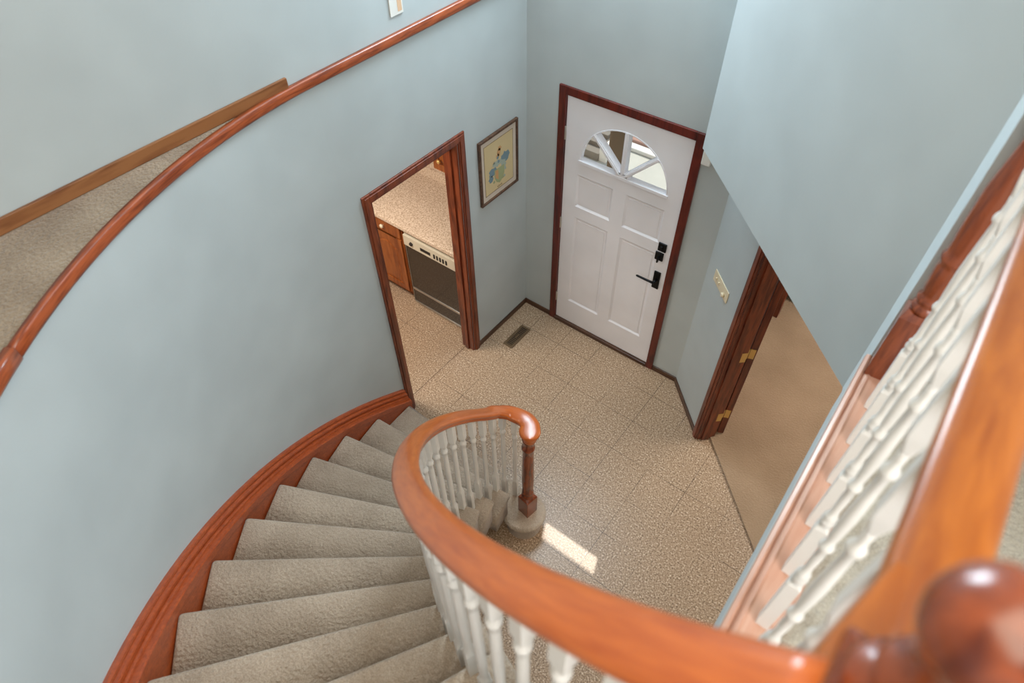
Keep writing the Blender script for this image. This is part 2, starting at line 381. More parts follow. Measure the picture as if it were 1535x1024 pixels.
# ---------------------------------------------------------------- front door
door = thing('door_1', 'white six panel front door with half round fanlight in dark red frame', None, (.79, 0, 0), kind='structure')
m = MB(); cw_ = .058
for x0, x1 in ((DX0-.06, DX0-.004), (DX1+.004, DX1+.062)): m.box(x0, x1, -.018, 0, 0, DZ+.062)
m.box(DX0-.004, DX1+.004, -.018, 0, DZ+.006, DZ+.062)
m.box(DX0-.03, DX0-.004, 0, .15, 0, DZ+.03); m.box(DX1+.004, DX1+.03, 0, .15, 0, DZ+.03); m.box(DX0-.004, DX1+.004, 0, .15, DZ+.006, DZ+.03)
m.obj('door_frame', mat_wood('door_frame_wood', srgb(104, 32, 20), srgb(66, 14, 9), (6, 6, .9), .32, .3), door, bevel=.003)
m = MB(); m.box(DX0-.004, DX1+.004, -.022, .15, 0, .035); m.obj('threshold', BASEB, door, bevel=.004)
# slab with recessed panels and fan opening: front skin built from a grid of boxes
def slab():
    m = MB(); y0, y1 = 0.0, .044; z0, z1 = .038, DZ
    xs = [(DX0, .448), (.448, .742), (.742, .845), (.845, 1.143), (1.143, DX1)]
    # stiles and rails (raised)
    for a, b in (xs[0], xs[2], xs[4]): m.box(a, b, y0, y1, z0, 1.60)
    for a, b in (xs[1], xs[3]):
        m.box(a, b, y0, y1, z0, .285); m.box(a, b, y0, y1, 1.168, 1.266); m.box(a, b, y0, y1, 1.54, 1.60)
        for c, d in ((.285, 1.168), (1.266, 1.54)):
            m.box(a, b, y0+.012, y1, c, d)             # recessed field
            # sloped moulding round the field
            e = .016; P = [(a, c), (b, c), (b, d), (a, d)]; Q = [(a+e, c+e), (b-e, c+e), (b-e, d-e), (a+e, d-e)]
            vs = [(p[0], y0+.0005, p[1]) for p in P]+[(q[0], y0+.0115, q[1]) for q in Q]
            m.add(vs, [(i, (i+1) % 4, 4+(i+1) % 4, 4+i) for i in range(4)])
            e2 = .030; m.box(a+e2, b-e2, y0+.008, y0+.012, c+e2, d-e2)
    # top part: plate with a half round hole
    cx_, cz_, R_ = .797, 1.650, .336; n = 24
    arc = [(cx_+R_*math.cos(PI*k/n), cz_+R_*math.sin(PI*k/n)) for k in range(n+1)]
    def plate(poly):
        k = len(poly); vs = [(p[0], y0, p[1]) for p in poly]+[(p[0], y1, p[1]) for p in poly]
        m.add(vs, [tuple(range(k)), tuple(range(k, 2*k))[::-1]]+[(i, (i+1) % k, k+(i+1) % k, k+i) for i in range(k)])
    m.box(DX0, DX1, y0, y1, 1.60, cz_)
    for k in range(n):
        p, q = arc[k], arc[k+1]
        plate([p, (p[0], z1), (q[0], z1), q])
    m.box(DX0, cx_-R_, y0, y1, cz_, z1); m.box(cx_+R_, DX1, y0, y1, cz_, z1)
    return m
s_ = slab().obj('door_slab', DOORW, door)
m = MB(); cx_, cz_, R_ = .797, 1.650, .336
# fan bars: centre, two diagonals, hub and a raised rim
def bar(m, a, r0, r1, w_, y0, y1):
    d = Vector((math.cos(a), 0, math.sin(a))); nrm = Vector((-math.sin(a), 0, math.cos(a)))
    vs = []
    for y in (y0, y1):
        for r, s in ((r0, -1), (r1, -1), (r1, 1), (r0, 1)):
            p = Vector((cx_, y, cz_))+d*r+nrm*s*w_/2; vs.append(tuple(p))
    m.add(vs, [(0, 1, 2, 3), (7, 6, 5, 4)]+[(i, (i+1) % 4, 4+(i+1) % 4, 4+i) for i in range(4)])
for a in (PI*.25, PI*.5, PI*.75): bar(m, a, .03, R_+.004, .030, -.006, .05); bar(m, a, .03, R_+.004, .014, -.011, -.006)
n = 10; poly = [(cx_+.055*math.cos(PI*k/n), cz_+.045*math.sin(PI*k/n)) for k in range(n+1)]
k_ = len(poly); m.add([(p[0], -.006, p[1]) for p in poly]+[(p[0], .05, p[1]) for p in poly], [tuple(range(k_)), tuple(range(k_, 2*k_))[::-1]]+[(i, (i+1) % k_, k_+(i+1) % k_, k_+i) for i in range(k_)])
n = 28   # rim ring
vs = []; fs = []
for k in range(n+1):
    a = PI*k/n
    for r, y in ((R_-.003, -.004), (R_+.004, -.004), (R_+.006, .002), (R_-.004, .004)): vs.append((cx_+r*math.cos(a), y, cz_+r*math.sin(a)))
for k in range(n):
    for j in range(4): fs.append((4*k+j, 4*k+(j+1) % 4, 4*k+4+(j+1) % 4, 4*k+4+j))
m.add(vs, fs); m.box(cx_-R_-.012, cx_+R_+.012, -.008, .05, cz_-.014, cz_+.010)
m.obj('fanlight_bars', DOORW, door, bevel=.002)
for q in range(4):
    a0, a1 = PI*q/4+.04, PI*(q+1)/4-.04
    poly = [(cx_+r*math.cos(a), cz_+.008+r*math.sin(a)) for r, a in [(.03, (a0+a1)/2)]+[(R_, a0+(a1-a0)*k/8) for k in range(9)]]
    m = MB(); k_ = len(poly)
    m.add([(p[0], .020, p[1]) for p in poly]+[(p[0], .024, p[1]) for p in poly], [tuple(range(k_)), tuple(range(k_, 2*k_))[::-1]]+[(i, (i+1) % k_, k_+(i+1) % k_, k_+i) for i in range(k_)])
    m.obj('pane', GLASS, door)
for z in (.28, 1.07, 1.83):
    m = MB(); m.lathe([(z-.05, .006), (z-.048, .007), (z+.048, .007), (z+.05, .006)], DX0-.002, -.007, 10); m.box(DX0-.002, DX0+.004, -.004, .001, z-.05, z+.05); m.obj('hinge', STEEL, door)
m = MB(); m.box(1.150, 1.213, -.012, 0, 1.213, 1.283); db = m.obj('deadbolt', BLACK, door, bevel=.004)
m = MB(); m.box(1.176, 1.188, -.026, -.012, 1.232, 1.264); m.obj('thumb_turn', BLACK, db, bevel=.002)
m = MB(); m.box(1.140, 1.203, -.012, 0, 1.128, 1.198); db = m.obj('lower_deadbolt', BLACK, door, bevel=.004)
m = MB(); m.box(1.165, 1.176, -.030, -.012, 1.118, 1.165); m.obj('thumb_turn', BLACK, db, bevel=.002)
m = MB(); m.box(1.160, 1.212, -.010, 0, .862, 1.022); lv = m.obj('lever_plate', BLACK, door, bevel=.003)
m = MB(); m.smooth = True
T = Matrix.Translation((1.186, 0, .945)) @ Matrix.Rotation(PI/2, 4, 'X'); m.lathe([(0.008, .011), (.050, .010)], 0, 0, 14, T)
T = Matrix.Translation((1.192, -.050, .945)) @ Matrix.Rotation(-PI/2, 4, 'Y'); m.lathe([(0, .009), (.06, .009), (.14, .008), (.148, .005)], 0, 0, 14, T)
m.obj('lever_handle', BLACK, lv)

# window high in the front wall (above the frame of the picture)
t = thing('window_1', None, None, ((WX0+WX1)/2, .08, WZ0), kind='structure')
m = MB(); m.box(WX0+.0, WX0+.004, .05, .10, WZ0, WZ1); m.box(WX1-.004, WX1, .05, .10, WZ0, WZ1); m.box(WX0, WX1, .05, .10, WZ1-.03, WZ1); m.obj('window_frame', WHITEX, t)
m = MB(); m.box(WX0, WX1, .074, .078, WZ0, WZ1); m.obj('pane', GLASS, t)

# ---------------------------------------------------------------- doorway to the carpeted room
t = thing('door_2', 'dark stained door folded open in the angled wall beside the carpeted room', None, (1.95, -.4, 0), kind='structure')
m = MB(); m.box(.50, .56, -.016, 0, 0, 2.12, T45); m.box(.512, .548, -.022, -.016, 0, 2.108, T45); m.box(1.80, 1.86, -.016, 0, 0, 2.12, T45); m.box(.56, 1.80, -.016, 0, 2.06, 2.12, T45)
m.obj('casing', TRIMD, t, bevel=.003)
m = MB(); m.box(.548, .566, 0, .135, .0, 2.06, T45); m.box(.566, .578, .03, .085, .0, 2.05, T45); m.box(1.782, 1.80, 0, .12, 0, 2.06, T45); m.box(.566, 1.782, 0, .12, 2.044, 2.06, T45)
m.obj('jamb', TRIMD, t, bevel=.002)
m = MB(); m.box(.50, .548, .12, .135, 0, 2.12, T45); m.obj('casing', TRIMD, t, bevel=.003)
LT = Matrix.Translation((2.017, -.263, 0)) @ Matrix.Rotation(math.atan2(.017, .042), 4, 'Z')
m = MB(); m.box(0, .045, 0, .76, .02, 2.04, LT); m.obj('door_leaf', TRIMD, t, bevel=.003)
for z in (.27, .95, 1.85):
    m = MB(); m.box(.002, .036, -.003, 0, z-.045, z+.045, LT)
    m.lathe([(z-.046, .006), (z+.046, .006)], 2.012, -.270, 10)
    m.box(.5665, .568, .095, .133, z-.045, z+.045, T45)
    m.obj('hinge', BRASS, t)
# closet post further in the carpeted room
m = MB(); m.box(1.845, 1.905, 1.15, 1.21, .014, 2.3); prop(m.obj('trim_closet_post', TRIMD, bevel=.004), kind='structure')
m = MB(); m.box(1.66, 1.845, 1.17, 1.21, .014, 2.3); prop(m.obj('wall_closet', PAINT), kind='structure')
cb = thing('dark_cabinet', 'dark brown cabinet deep in the carpeted room behind the open door', 'cabinet', (2.2, 1.7, .014))
m = MB(); m.box(1.92, 2.6, 1.42, 1.85, .05, .95); m.box(1.90, 2.62, 1.40, 1.87, .95, .975); m.box(1.95, 2.57, 1.45, 1.83, .014, .05); m.obj('body', UNDER, cb, bevel=.004)
for x in (1.94, 2.27):
    m = MB(); m.box(x, x+.31, 1.405, 1.42, .08, .92); d_ = m.obj('cabinet_door', UNDER, cb, bevel=.004)
    m = MB(); m.lathe([(0, .012), (.02, .015)], 0, 0, 10, Matrix.Translation((x+.05 if x > 2 else x+.26, 1.405, .55)) @ Matrix.Rotation(PI/2, 4, 'X')); m.obj('knob', BRASS, d_)

# ---------------------------------------------------------------- staircase
stair = thing('curved_staircase', 'curved carpeted staircase with beige treads winding down to the front door', 'staircase', (1.0, -2.6, 0))
def tread(k):
    m = MB(); m.smooth = True
    Ro = 2.555; rin = railR(k+.5)-.105
    ex = .016
    radii = [(rin, .020), (rin+.004, .010), (rin+.012, .003), (rin+.028, 0)]+[(rin+.028+(Ro-.02-rin-.028)*j/8, 0) for j in range(1, 9)]+[(Ro-.008, .002), (Ro-.002, .006), (Ro, .014)]
    def sec(r, dz):
        n = 6; rr = .020; sb = r*DA+.026
        pts = []
        for j in range(n+1):
            a = PI/2+PI*j/n
            pts.append((rr+dz*.5+(rr-dz*.3)*math.cos(a), -rr+(rr-dz*.6)*math.sin(a)))
        pts += [(.040+dz*.4, -.046), (.038+dz*.4, -H+.002), (sb, -H+.002), (sb, -dz)]
        return pts
    n = None; vs = []; fs = []
    for r, dz in radii:
        p = sec(r, dz); n = len(p)
        for s, z in p: vs.append(pol(r, ang(k)+s/r, k*H+z))
    for i in range(len(radii)-1):
        for j in range(n): fs.append((i*n+j, i*n+(j+1) % n, (i+1)*n+(j+1) % n, (i+1)*n+j))
    fs += [tuple(range(n)), tuple((len(radii)-1)*n+j for j in range(n))[::-1]]
    m.add(vs, fs)
    return m.obj('tread', CARPET, stair)
for k in range(2, 14): tread(k)
# first step with a round end
def first_step():
    m = MB(); m.smooth = True
    def outline(off):
        pts = []
        Ro = 2.555; bc = (1.285, -1.735); br = .150-off
        back = ang(2)+.012
        pts.append(pol(Ro, back)); 
        for j in range(5):
            r = Ro-(Ro-1.40)*j/4; p = pol(r, ang(1)); t = Vector((-math.sin(ang(1)), math.cos(ang(1)), 0)); pts.append(p+t*off)
        for j in range(15):
            a = math.radians(112-j*18.5); pts.append(Vector((bc[0]+br*math.cos(a), bc[1]+br*math.sin(a), 0)))
        p = pol(1.47+off, back); pts.append(p)
        return pts
    rings = [(.030, 0), (.030, H-.050), (.014, H-.046), (.003, H-.036), (0, H-.022), (.004, H-.008), (.016, H)]
    n = len(outline(0)); vs = []; fs = []
    for off, z in rings: vs += [(p.x, p.y, z) for p in outline(off)]
    for i in range(len(rings)-1):
        for j in range(n): fs.append((i*n+j, i*n+(j+1) % n, (i+1)*n+(j+1) % n, (i+1)*n+j))
    m.add(vs, fs); m.smooth = False
    m.add([(p.x, p.y, H) for p in outline(.016)], [tuple(range(n))])
    m.add([(p.x, p.y, 0) for p in outline(.03)], [tuple(range(n))[::-1]]); o = m.obj('tread', CARPET, stair); return o
prop(first_step(), 'bottom carpeted step with a round end under the newel')
# top riser nosing of landing
m = MB(); m.smooth = True
path = [pol(1.36+(2.57-1.36)*j/6, ang(14)+.012, ZL) for j in range(7)]
m.sweep(path, [(.02, -.02), (.0, 0), (-.05, 0), (-.05, -.03), (-.02, -.05), (-.02, -.19), (-.0, -.19), (.0, -.05), (.018, -.04)]); m.obj('landing_nosing', CARPET_L, stair)
# inner stringer and sloping underside
m = MB(); m.smooth = True
ids = [1.6+.2*j for j in range(0, 63)]
path = [pol(railR(i)-.045, ang(i), H*i) for i in ids]
m.sweep(path, [(-.012, -.30), (-.012, -.20), (.012, -.20), (.012, -.30)]); m.obj('inner_stringer', UNDER, stair)
vs = []; fs = []
for i in ids:
    for r in (railR(i)-.03, 2.60): vs.append(pol(r, ang(i), max(.005, H*i-.285)))
for j in range(len(ids)-1): fs.append((2*j, 2*j+1, 2*j+3, 2*j+2))
m = MB(); m.smooth = True; m.add(vs, fs); o = m.obj('underside', UNDER, stair); sd = o.modifiers.new('solid', 'SOLIDIFY'); sd.thickness = .015
# wall skirt board (profile: inward offset from wall, height above nosing line)
skp = [(0, .132), (.016, .134), (.024, .128), (.026, .118), (.022, .110), (.036, .104), (.040, .098), (.040, .084), (.034, .078), (.034, .074), (.048, .068), (.050, .061), (.050, .057), (.072, .054), (.078, .049), (.078, .006), (.074, .001), (.0705, -.001), (.070, -.02), (.070, -.24), (0, -.24)]
skid = [.94+.12*j for j in range(0, 119)]
path = [wallpt(i, RW, H*i) for i in skid]; nr = [wallnrm(i) for i in skid]
def clampz(pts, i): return pts
m = MB(); n = len(skp); vs = []; fs = []; uvs = []
for q, i in enumerate(skid):
    for a, b in skp:
        p = path[q]+nr[q]*a; p.z = max(.003, p.z+b); vs.append(p)
per = [0]
for j in range(n): per.append(per[-1]+math.dist(skp[j], skp[(j+1) % n]))
for q in range(len(skid)-1):
    for j in range(n):
        k = (j+1) % n; fs.append((q*n+j, (q+1)*n+j, (q+1)*n+k, q*n+k)); L0, L1 = q*.3, (q+1)*.3
        uvs.append(((L0, per[j]), (L1, per[j]), (L1, per[j+1]), (L0, per[j+1])))
fs += [tuple(range(n)), tuple((len(skid)-1)*n+j for j in range(n))[::-1]]
m.add(vs, fs, uvs+[tuple((0, 0) for _ in range(n))]*2)
m.obj('skirt_board', TRIMU, stair)

# ---------------------------------------------------------------- stair balustrade
bal = thing('stair_balustrade', 'curved orange brown handrail on white balusters down the staircase', 'balustrade', (1.3, -2.6, .3))
hp = [(-.030, -.062), (-.030, -.050), (-.026, -.040), (-.036, -.034), (-.0415, -.024), (-.0425, -.012), (-.036, -.003), (-.020, .0005), (0, .002), (.020, .0005), (.036, -.003), (.0425, -.012), (.0415, -.024), (.036, -.034), (.026, -.040), (.030, -.050), (.030, -.062)]
pts = []
i = 14.34
while i > 1.98:
    pts.append(pol(railR(i), ang(i), min(railZ(i), 3.665))); i -= .12
ctl = [pts[-1], Vector((1.132, -1.700, 1.183)), Vector((1.185, -1.663, 1.152)), Vector((1.235, -1.655, 1.141)), Vector((1.278, -1.674, 1.140)), Vector((1.303, -1.706, 1.140))]
full = [pts[-2]]+ctl+[ctl[-1]+(ctl[-1]-ctl[-2])]
ext = []
for j in range(1, len(full)-2):
    p0, p1, p2, p3 = full[j-1:j+3]
    for q in range(1, 6):
        t = q/5; ext.append(.5*((2*p1)+(-p0+p2)*t+(2*p0-5*p1+4*p2-p3)*t*t+(-p0+3*p1-3*p2+p3)*t*t*t))
wd = [1]*len(pts)+[1+.46*((q+1)/len(ext))**1.6 for q in range(len(ext))]
dl = (ext[-1]-ext[-2]); dl.z = 0; dl.normalize(); e0 = ext[-1].copy()
for q in range(1, 13):
    t = PI/2*q/12; ext.append(e0+dl*.062*math.sin(t)); wd.append(1.46*max(.02, math.cos(t)))
m = MB(); m.smooth = True; m.sweep(pts+ext, hp, wide=wd)
m.obj('handrail', [RAIL], bal)
def baluster_mb(L, fancy=False):
    m = MB(); hw = .0145 if fancy else .0165
    if not fancy:
        m.sqlathe([(0, hw, .001), (.185, hw, .001), (.205, hw*.8, hw*.45)])
        m.lathe([(.198, .0135), (.206, .016), (.214, .0165), (.222, .0135), (.235, .0125), (L*.45, .0145), (L-.26, .0125), (L-.225, .0118), (L-.218, .0165), (L-.206, .0178), (L-.196, .0155), (L-.188, .0125), (L-.17, .013)], 0, 0, 12)
        m.sqlathe([(L-.180, hw*.72, hw*.42), (L-.150, hw, .001), (L+.02, hw, .001)])
    else:
        m.sqlathe([(0, hw, .001), (.232, hw, .001), (.244, hw*.75, hw*.4)])
        m.lathe([(.238, .010), (.246, .0145), (.252, .0110), (.258, .0150), (.266, .0158), (.274, .0118), (.281, .0148), (.288, .0110), (.31, .0085), (.36, .0100), (.392, .0085), (.400, .0130), (.408, .0146), (.416, .0130), (.424, .0088), (.45, .0105), (.52, .0125), (.60, .0105), (.658, .0085), (.666, .0130), (.674, .0146), (.682, .0130), (.690, .0085), (.71, .0080), (.735, .0095)], 0, 0, 12)
        m.sqlathe([(.728, hw*.60, hw*.36), (.775, hw, .001), (L+.02, hw, .001)])
    return m
cache = {}
def get_bal(L, fancy, parent):
    key = (round(L, 2), fancy)
    if key not in cache:
        o = baluster_mb(key[0], fancy).obj('baluster', BALW, parent, shift=False); cache[key] = o; return o, True
    return cache[key], False
def put_bal(x, y, z, L, rz, parent, fancy=False):
    o, new = get_bal(L, fancy, parent)
    if new: o.location = Vector((x, y, z))-wloc(parent); o.rotation_euler = (0, 0, rz)
    else: place(o, 'baluster', (x, y, z), parent, rz)
i = 1.60
while i < 14.0:
    k = int(i+.02); p = pol(railR(i), ang(i)); zb = k*H-.002
    put_bal(p.x, p.y, zb, railZ(i)-.058-zb, ang(i), bal); i += .5
put_bal(1.165, -1.672, H-.002, 1.165-.058-H, .3, bal)
# lower newel
m = MB(); rr = math.atan2(-1.63, 1.19)+PI/4; nx, ny = 1.300, -1.716; zb = H-.004
m.sqlathe([(zb, .045, .002), (zb+.185, .045, .002), (zb+.205, .034, .016)], nx, ny, rr)
m.lathe([(zb+.198, .032), (zb+.212, .040), (zb+.222, .041), (zb+.232, .034), (zb+.245, .032), (zb+.258, .038), (zb+.268, .038), (zb+.280, .032), (zb+.34, .037), (zb+.42, .0385), (zb+.55, .037), (zb+.70, .034), (zb+.76, .032), (zb+.772, .038), (zb+.784, .041), (zb+.796, .038), (zb+.806, .031), (zb+.83, .031), (zb+.86, .036), (1.085, .040)], nx, ny, 24)
prop(m.obj('newel_post', NEWEL, bal), 'short dark turned newel under the handrail end')

# ---------------------------------------------------------------- landing balustrade
BX = 2.622
lb = thing('landing_balustrade', 'orange handrail with white turned balusters and ball topped newel along the landing edge', 'balustrade', (BX, -2.4, ZL))
m = MB(); m.smooth = False
ed = [(-.071, -.030), (-.073, -.012), (-.071, .004), (-.062, .008), (-.057, .006), (-.055, .001), (-.052, .001), (-.050, .010), (-.046, .014), (-.040, .016), (-.034, .012), (.045, .016), (.045, -.0005), (-.063, -.0005), (-.063, -.030)]
m.sweep([Vector((BX, -1.655-.1465*j, ZL)) for j in range(11)], [(a, b) for a, b in ed], nrm=[Vector((1, 0, 0))]*11)
m.obj('bottom_rail', mat_wood('landing_nosing_wood', srgb(200, 158, 136), srgb(182, 128, 102), (8, 1, 8), .38, .3, contrast=1.2), lb)
RX = 2.648
hp2 = [(a*.98, b) for a, b in hp]
m = MB(); m.smooth = True
m.sweep([Vector((RX, -1.66-.07*j, 3.60)) for j in range(21)], hp2, nrm=[Vector((-1, 0, 0))]*21); m.obj('handrail', RAIL2, lb)
m = MB(); m.prism([(2.612, -2.92), (2.585, -3.03), (2.572, -3.13), (2.66, -3.13), (2.66, -2.92)], 3.545, 3.6005); m.obj('rail_fitting', RAIL2, lb, bevel=.004)
for j in range(8): put_bal(BX, -1.858-.150*j, ZL+.014, .885, 0, lb, True)
put_bal(BX, -1.768, ZL+.014, .885, 0, lb, True) if False else None
# far newel
nx, ny = 2.612, -1.700
def big_newel(nx, ny, parent):
    m = MB(); z = ZL
    m.sqlathe([(z+.012, .045, .002), (z+.255, .045, .002), (z+.275, .036, .018)], nx, ny)
    m.lathe([(z+.268, .030), (z+.282, .038), (z+.292, .039), (z+.300, .032), (z+.306, .030), (z+.314, .037), (z+.322, .037), (z+.330, .029), (z+.345, .034), (z+.41, .037), (z+.43, .036), (z+.44, .033), (z+.452, .040), (z+.462, .041), (z+.472, .034), (z+.49, .036), (z+.56, .038), (z+.66, .038), (z+.76, .028), (z+.80, .026), (z+.81, .032), (z+.822, .033), (z+.834, .026), (z+.845, .026)], nx, ny, 28)
    m.sqlathe([(z+.838, .036, .018), (z+.855, .045, .002), (z+.968, .045, .002), (z+.978, .040, .006)], nx, ny)
    o = m.obj('newel_post', NEWEL, parent)
    m = MB()
    prof = [(z+.978, .030), (z+.984, .042), (z+.994, .046), (z+1.004, .043), (z+1.012, .030), (z+1.018, .026), (z+1.026, .034), (z+1.034, .036), (z+1.042, .032), (z+1.050, .024), (z+1.062, .020), (z+1.074, .022)]
    zc = z+1.118+.018; R = .0475
    prof += [(zc+R*math.sin(math.radians(t)), R*math.cos(math.radians(t))) for t in range(-60, 91, 8)]+[(zc+R, .0008)]
    m.lathe(prof, nx, ny, 36); m.obj('ball_finial', NEWEL, o)
    return o
big_newel(nx, ny, lb); big_newel(2.640, -3.062, lb)

# ---------------------------------------------------------------- kitchen
KY = -.62
cab = thing('base_cabinet', 'red brown base cabinet with arched door panel left of the dishwasher', 'cabinet', (-1.1, -.3, 0))
m = MB(); m.box(-2.0, -.83, KY+.02, -.02, .10, .87); m.box(-2.0, -.83, KY+.07, -.02, 0, .10); m.obj('body', OAK, cab, bevel=.002)
m = MB(); m.box(-1.240, -.845, KY, KY+.02, .715, .855); dr = m.obj('drawer', OAK, cab, bevel=.006)
m = MB(); T = Matrix.Translation((-1.030, KY, .785)) @ Matrix.Rotation(PI/2, 4, 'X'); m.lathe([(0, .007), (.012, .009), (.018, .019), (.030, .018), (.034, .008)], 0, 0, 14, T); m.obj('knob', ALMOND, dr)
def arch_door(x0, x1, z0, z1, y, parent, up_=True):
    m = MB(); f = .058; m.box(x0, x1, y+.008, y+.020, z0, z1)
    m.box(x0, x0+f, y, y+.008, z0, z1); m.box(x1-f, x1, y, y+.008, z0, z1); m.box(x0+f, x1-f, y, y+.008, z0, z0+f)
    n = 12; w_ = x1-x0-2*f; 
    def az(u): return z1-f-.055+.050*math.sin(PI*min(1, max(0, (u-.12)/.76)))
    for k in range(n):
        u0, u1 = k/n, (k+1)/n
        p = [(x0+f+w_*u0, az(u0)), (x0+f+w_*u1, az(u1)), (x0+f+w_*u1, z1), (x0+f+w_*u0, z1)]
        m.add([(a, y, b) for a, b in p]+[(a, y+.008, b) for a, b in p], [(0, 1, 2, 3), (7, 6, 5, 4), (0, 1, 5, 4)])
    e = .014; q = [(x0+f+e, z0+f+e), (x1-f-e, z0+f+e)]+[(x0+f+e+(w_-2*e)*(1-k/n), az(1-k/n)-e) for k in range(n+1)]
    g = .014; q2 = [(x0+f+e+g, z0+f+e+g), (x1-f-e-g, z0+f+e+g)]+[(x0+f+e+g+(w_-2*e-2*g)*(1-k/n), az(1-k/n)-e-g) for k in range(n+1)]
    k_ = len(q); m.add([(a, y+.008, b) for a, b in q]+[(a, y+.002, b) for a, b in q2], [tuple(range(k_, 2*k_))]+[(i, (i+1) % k_, k_+(i+1) % k_, k_+i) for i in range(k_)])
    return m.obj('cabinet_door', OAK, parent)
arch_door(-1.240, -.845, .115, .700, KY, cab); arch_door(-1.70, -1.26, .115, .855, KY, cab)
dw = thing('dishwasher', 'black fronted dishwasher with pale control strip below the kitchen counter', 'dishwasher', (-.5, -.3, 0))
m = MB(); m.box(-.80, -.20, KY+.01, -.03, .0, .868); m.obj('body', STEEL, dw, bevel=.002)
m = MB(); m.box(-.775, -.215, KY-.008, KY+.01, .225, .700); m.obj('door_panel', DGLASS, dw, bevel=.002)
m = MB(); m.box(-.775, -.215, KY-.006, KY+.01, .055, .205); m.obj('lower_panel', DGLASS, dw, bevel=.002)
m = MB(); m.box(-.78, -.212, KY-.012, KY-.006, .205, .225); m.box(-.78, -.775, KY-.012, KY, .045, .705); m.box(-.78, -.212, KY-.010, KY, .042, .055); m.obj('steel_trim', STEEL, dw)
m = MB(); m.box(-.79, -.205, KY-.014, KY+.01, .705, .812); cpn = m.obj('control_panel', mat_plain('control_panel_plastic', srgb(206, 194, 170), .4), dw, bevel=.003)
m = MB(); m.box(-.60, -.49, KY-.017, KY-.014, .735, .765); m.obj('display', DARK, cpn)
for j in range(5): m = MB(); m.box(-.455+j*.032, -.439+j*.032, KY-.018, KY-.014, .728, .770); m.obj('button', DARK, cpn)
m = MB(); m.lathe([(0, .018), (.012, .016)], 0, 0, 16, Matrix.Translation((-.70, KY-.014, .752)) @ Matrix.Rotation(PI/2, 4, 'X')); m.obj('dial', DARK, cpn)
m = MB(); m.box(-.79, -.205, KY-.004, KY+.01, .83, .86); m.obj('vent_strip', STEEL, dw, bevel=.002)
ct = thing('countertop', 'speckled beige laminate countertop over the dishwasher and cabinet', 'countertop', (-1.0, -.3, .87))
m = MB(); m.box(-2.02, -.14, KY-.035, -.001, .872, .912); m.obj('slab', LAM, ct, bevel=.006)
m = MB(); m.box(-2.02, -.14, -.022, -.001, .912, 1.01); m.obj('backsplash', LAM, ct, bevel=.004)
wc = thing('wall_cabinet', 'brown wall cabinet with brass knob seen under the doorway head', 'cabinet', (-.45, -.16, 1.37))
m = MB(); m.box(-.66, -.14, -.30, -.002, 1.36, 2.1); m.obj('body', OAK, wc, bevel=.003)
d_ = arch_door(-.65, -.15, 1.33, 2.09, -.322, wc)
m = MB(); m.lathe([(0, .007), (.012, .007), (.018, .017), (.030, .015), (.034, .006)], 0, 0, 14, Matrix.Translation((-.572, -.322, 1.425)) @ Matrix.Rotation(PI/2, 4, 'X')); m.obj('knob', BRASS, d_)
wc = thing('wall_cabinet', 'brown wall cabinet left of the one with the brass knob', 'cabinet', (-.95, -.16, 1.37))
m = MB(); m.box(-1.25, -.74, -.30, -.002, 1.34, 2.1); m.obj('body', OAK, wc, bevel=.003); arch_door(-1.24, -.75, 1.32, 2.09, -.322, wc)

# ---------------------------------------------------------------- floor register
fr = thing('floor_register', 'bronze floor vent grille set in the speckled tile near the corner', 'vent', (.2, -.393, 0))
m = MB(); m.box(.150, .172, -.53, -.257, .001, .008); m.box(.226, .248, -.53, -.257, .001, .008); m.box(.172, .226, -.53, -.508, .001, .008); m.box(.172, .226, -.279, -.257, .001, .008)
m.obj('frame', BRONZE, fr, bevel=.002)
m = MB(); m.box(.172, .226, -.508, -.279, .0008, .0028); m.obj('opening', DARK, fr)
m = MB()
for j in range(13): m.box(.172, .226, -.503+j*.0172, -.496+j*.0172, .003, .0065)
m.box(.192, .206, -.42, -.36, .0065, .0085)
m.obj('louvres', BRONZE, fr)

# ---------------------------------------------------------------- picture
pf = thing('framed_picture', 'framed watercolour of a coat of arms hanging by the kitchen doorway', 'picture', (0.01, -.333, 1.38))
y0, y1, z0, z1 = -.543, -.122, 1.380, 1.890; fwd = .018
m = MB()
m.box(.001, .022, y0, y1, z1-fwd, z1); m.box(.001, .022, y0, y1, z0, z0+fwd); m.box(.001, .022, y0, y0+fwd, z0+fwd, z1-fwd); m.box(.001, .022, y1-fwd, y1, z0+fwd, z1-fwd)
m.obj('frame', mat_wood('picture_frame_wood', srgb(96, 66, 46), srgb(66, 42, 28), (6, 6, 6), .4, .2), pf, bevel=.003)
m = MB(); m.box(.001, .010, y0+fwd, y1-fwd, z0+fwd, z1-fwd); m.obj('mat_board', mat_plain('mat_board_paper', srgb(206, 192, 176), .9), pf)
m = MB(); m.box(.0105, .0115, y0+.052, y1-.052, z0+.058, z1-.058); m.mi = 1
e = .003
for a, b, c, d in ((y0+.052, y1-.052, z0+.058, z0+.058+e), (y0+.052, y1-.052, z1-.058-e, z1-.058), (y0+.052, y0+.052+e, z0+.058, z1-.058), (y1-.052-e, y1-.052, z0+.058, z1-.058)): m.box(.0116, .0120, a, b, c, d)
def blob(cy_, cz_, pts, mi):
    m.mi = mi; k = len(pts); m.add([(.0122, cy_+a, cz_+b) for a, b in pts], [tuple(range(k))])
ycn = (y0+y1)/2; rnd = random.Random(3)
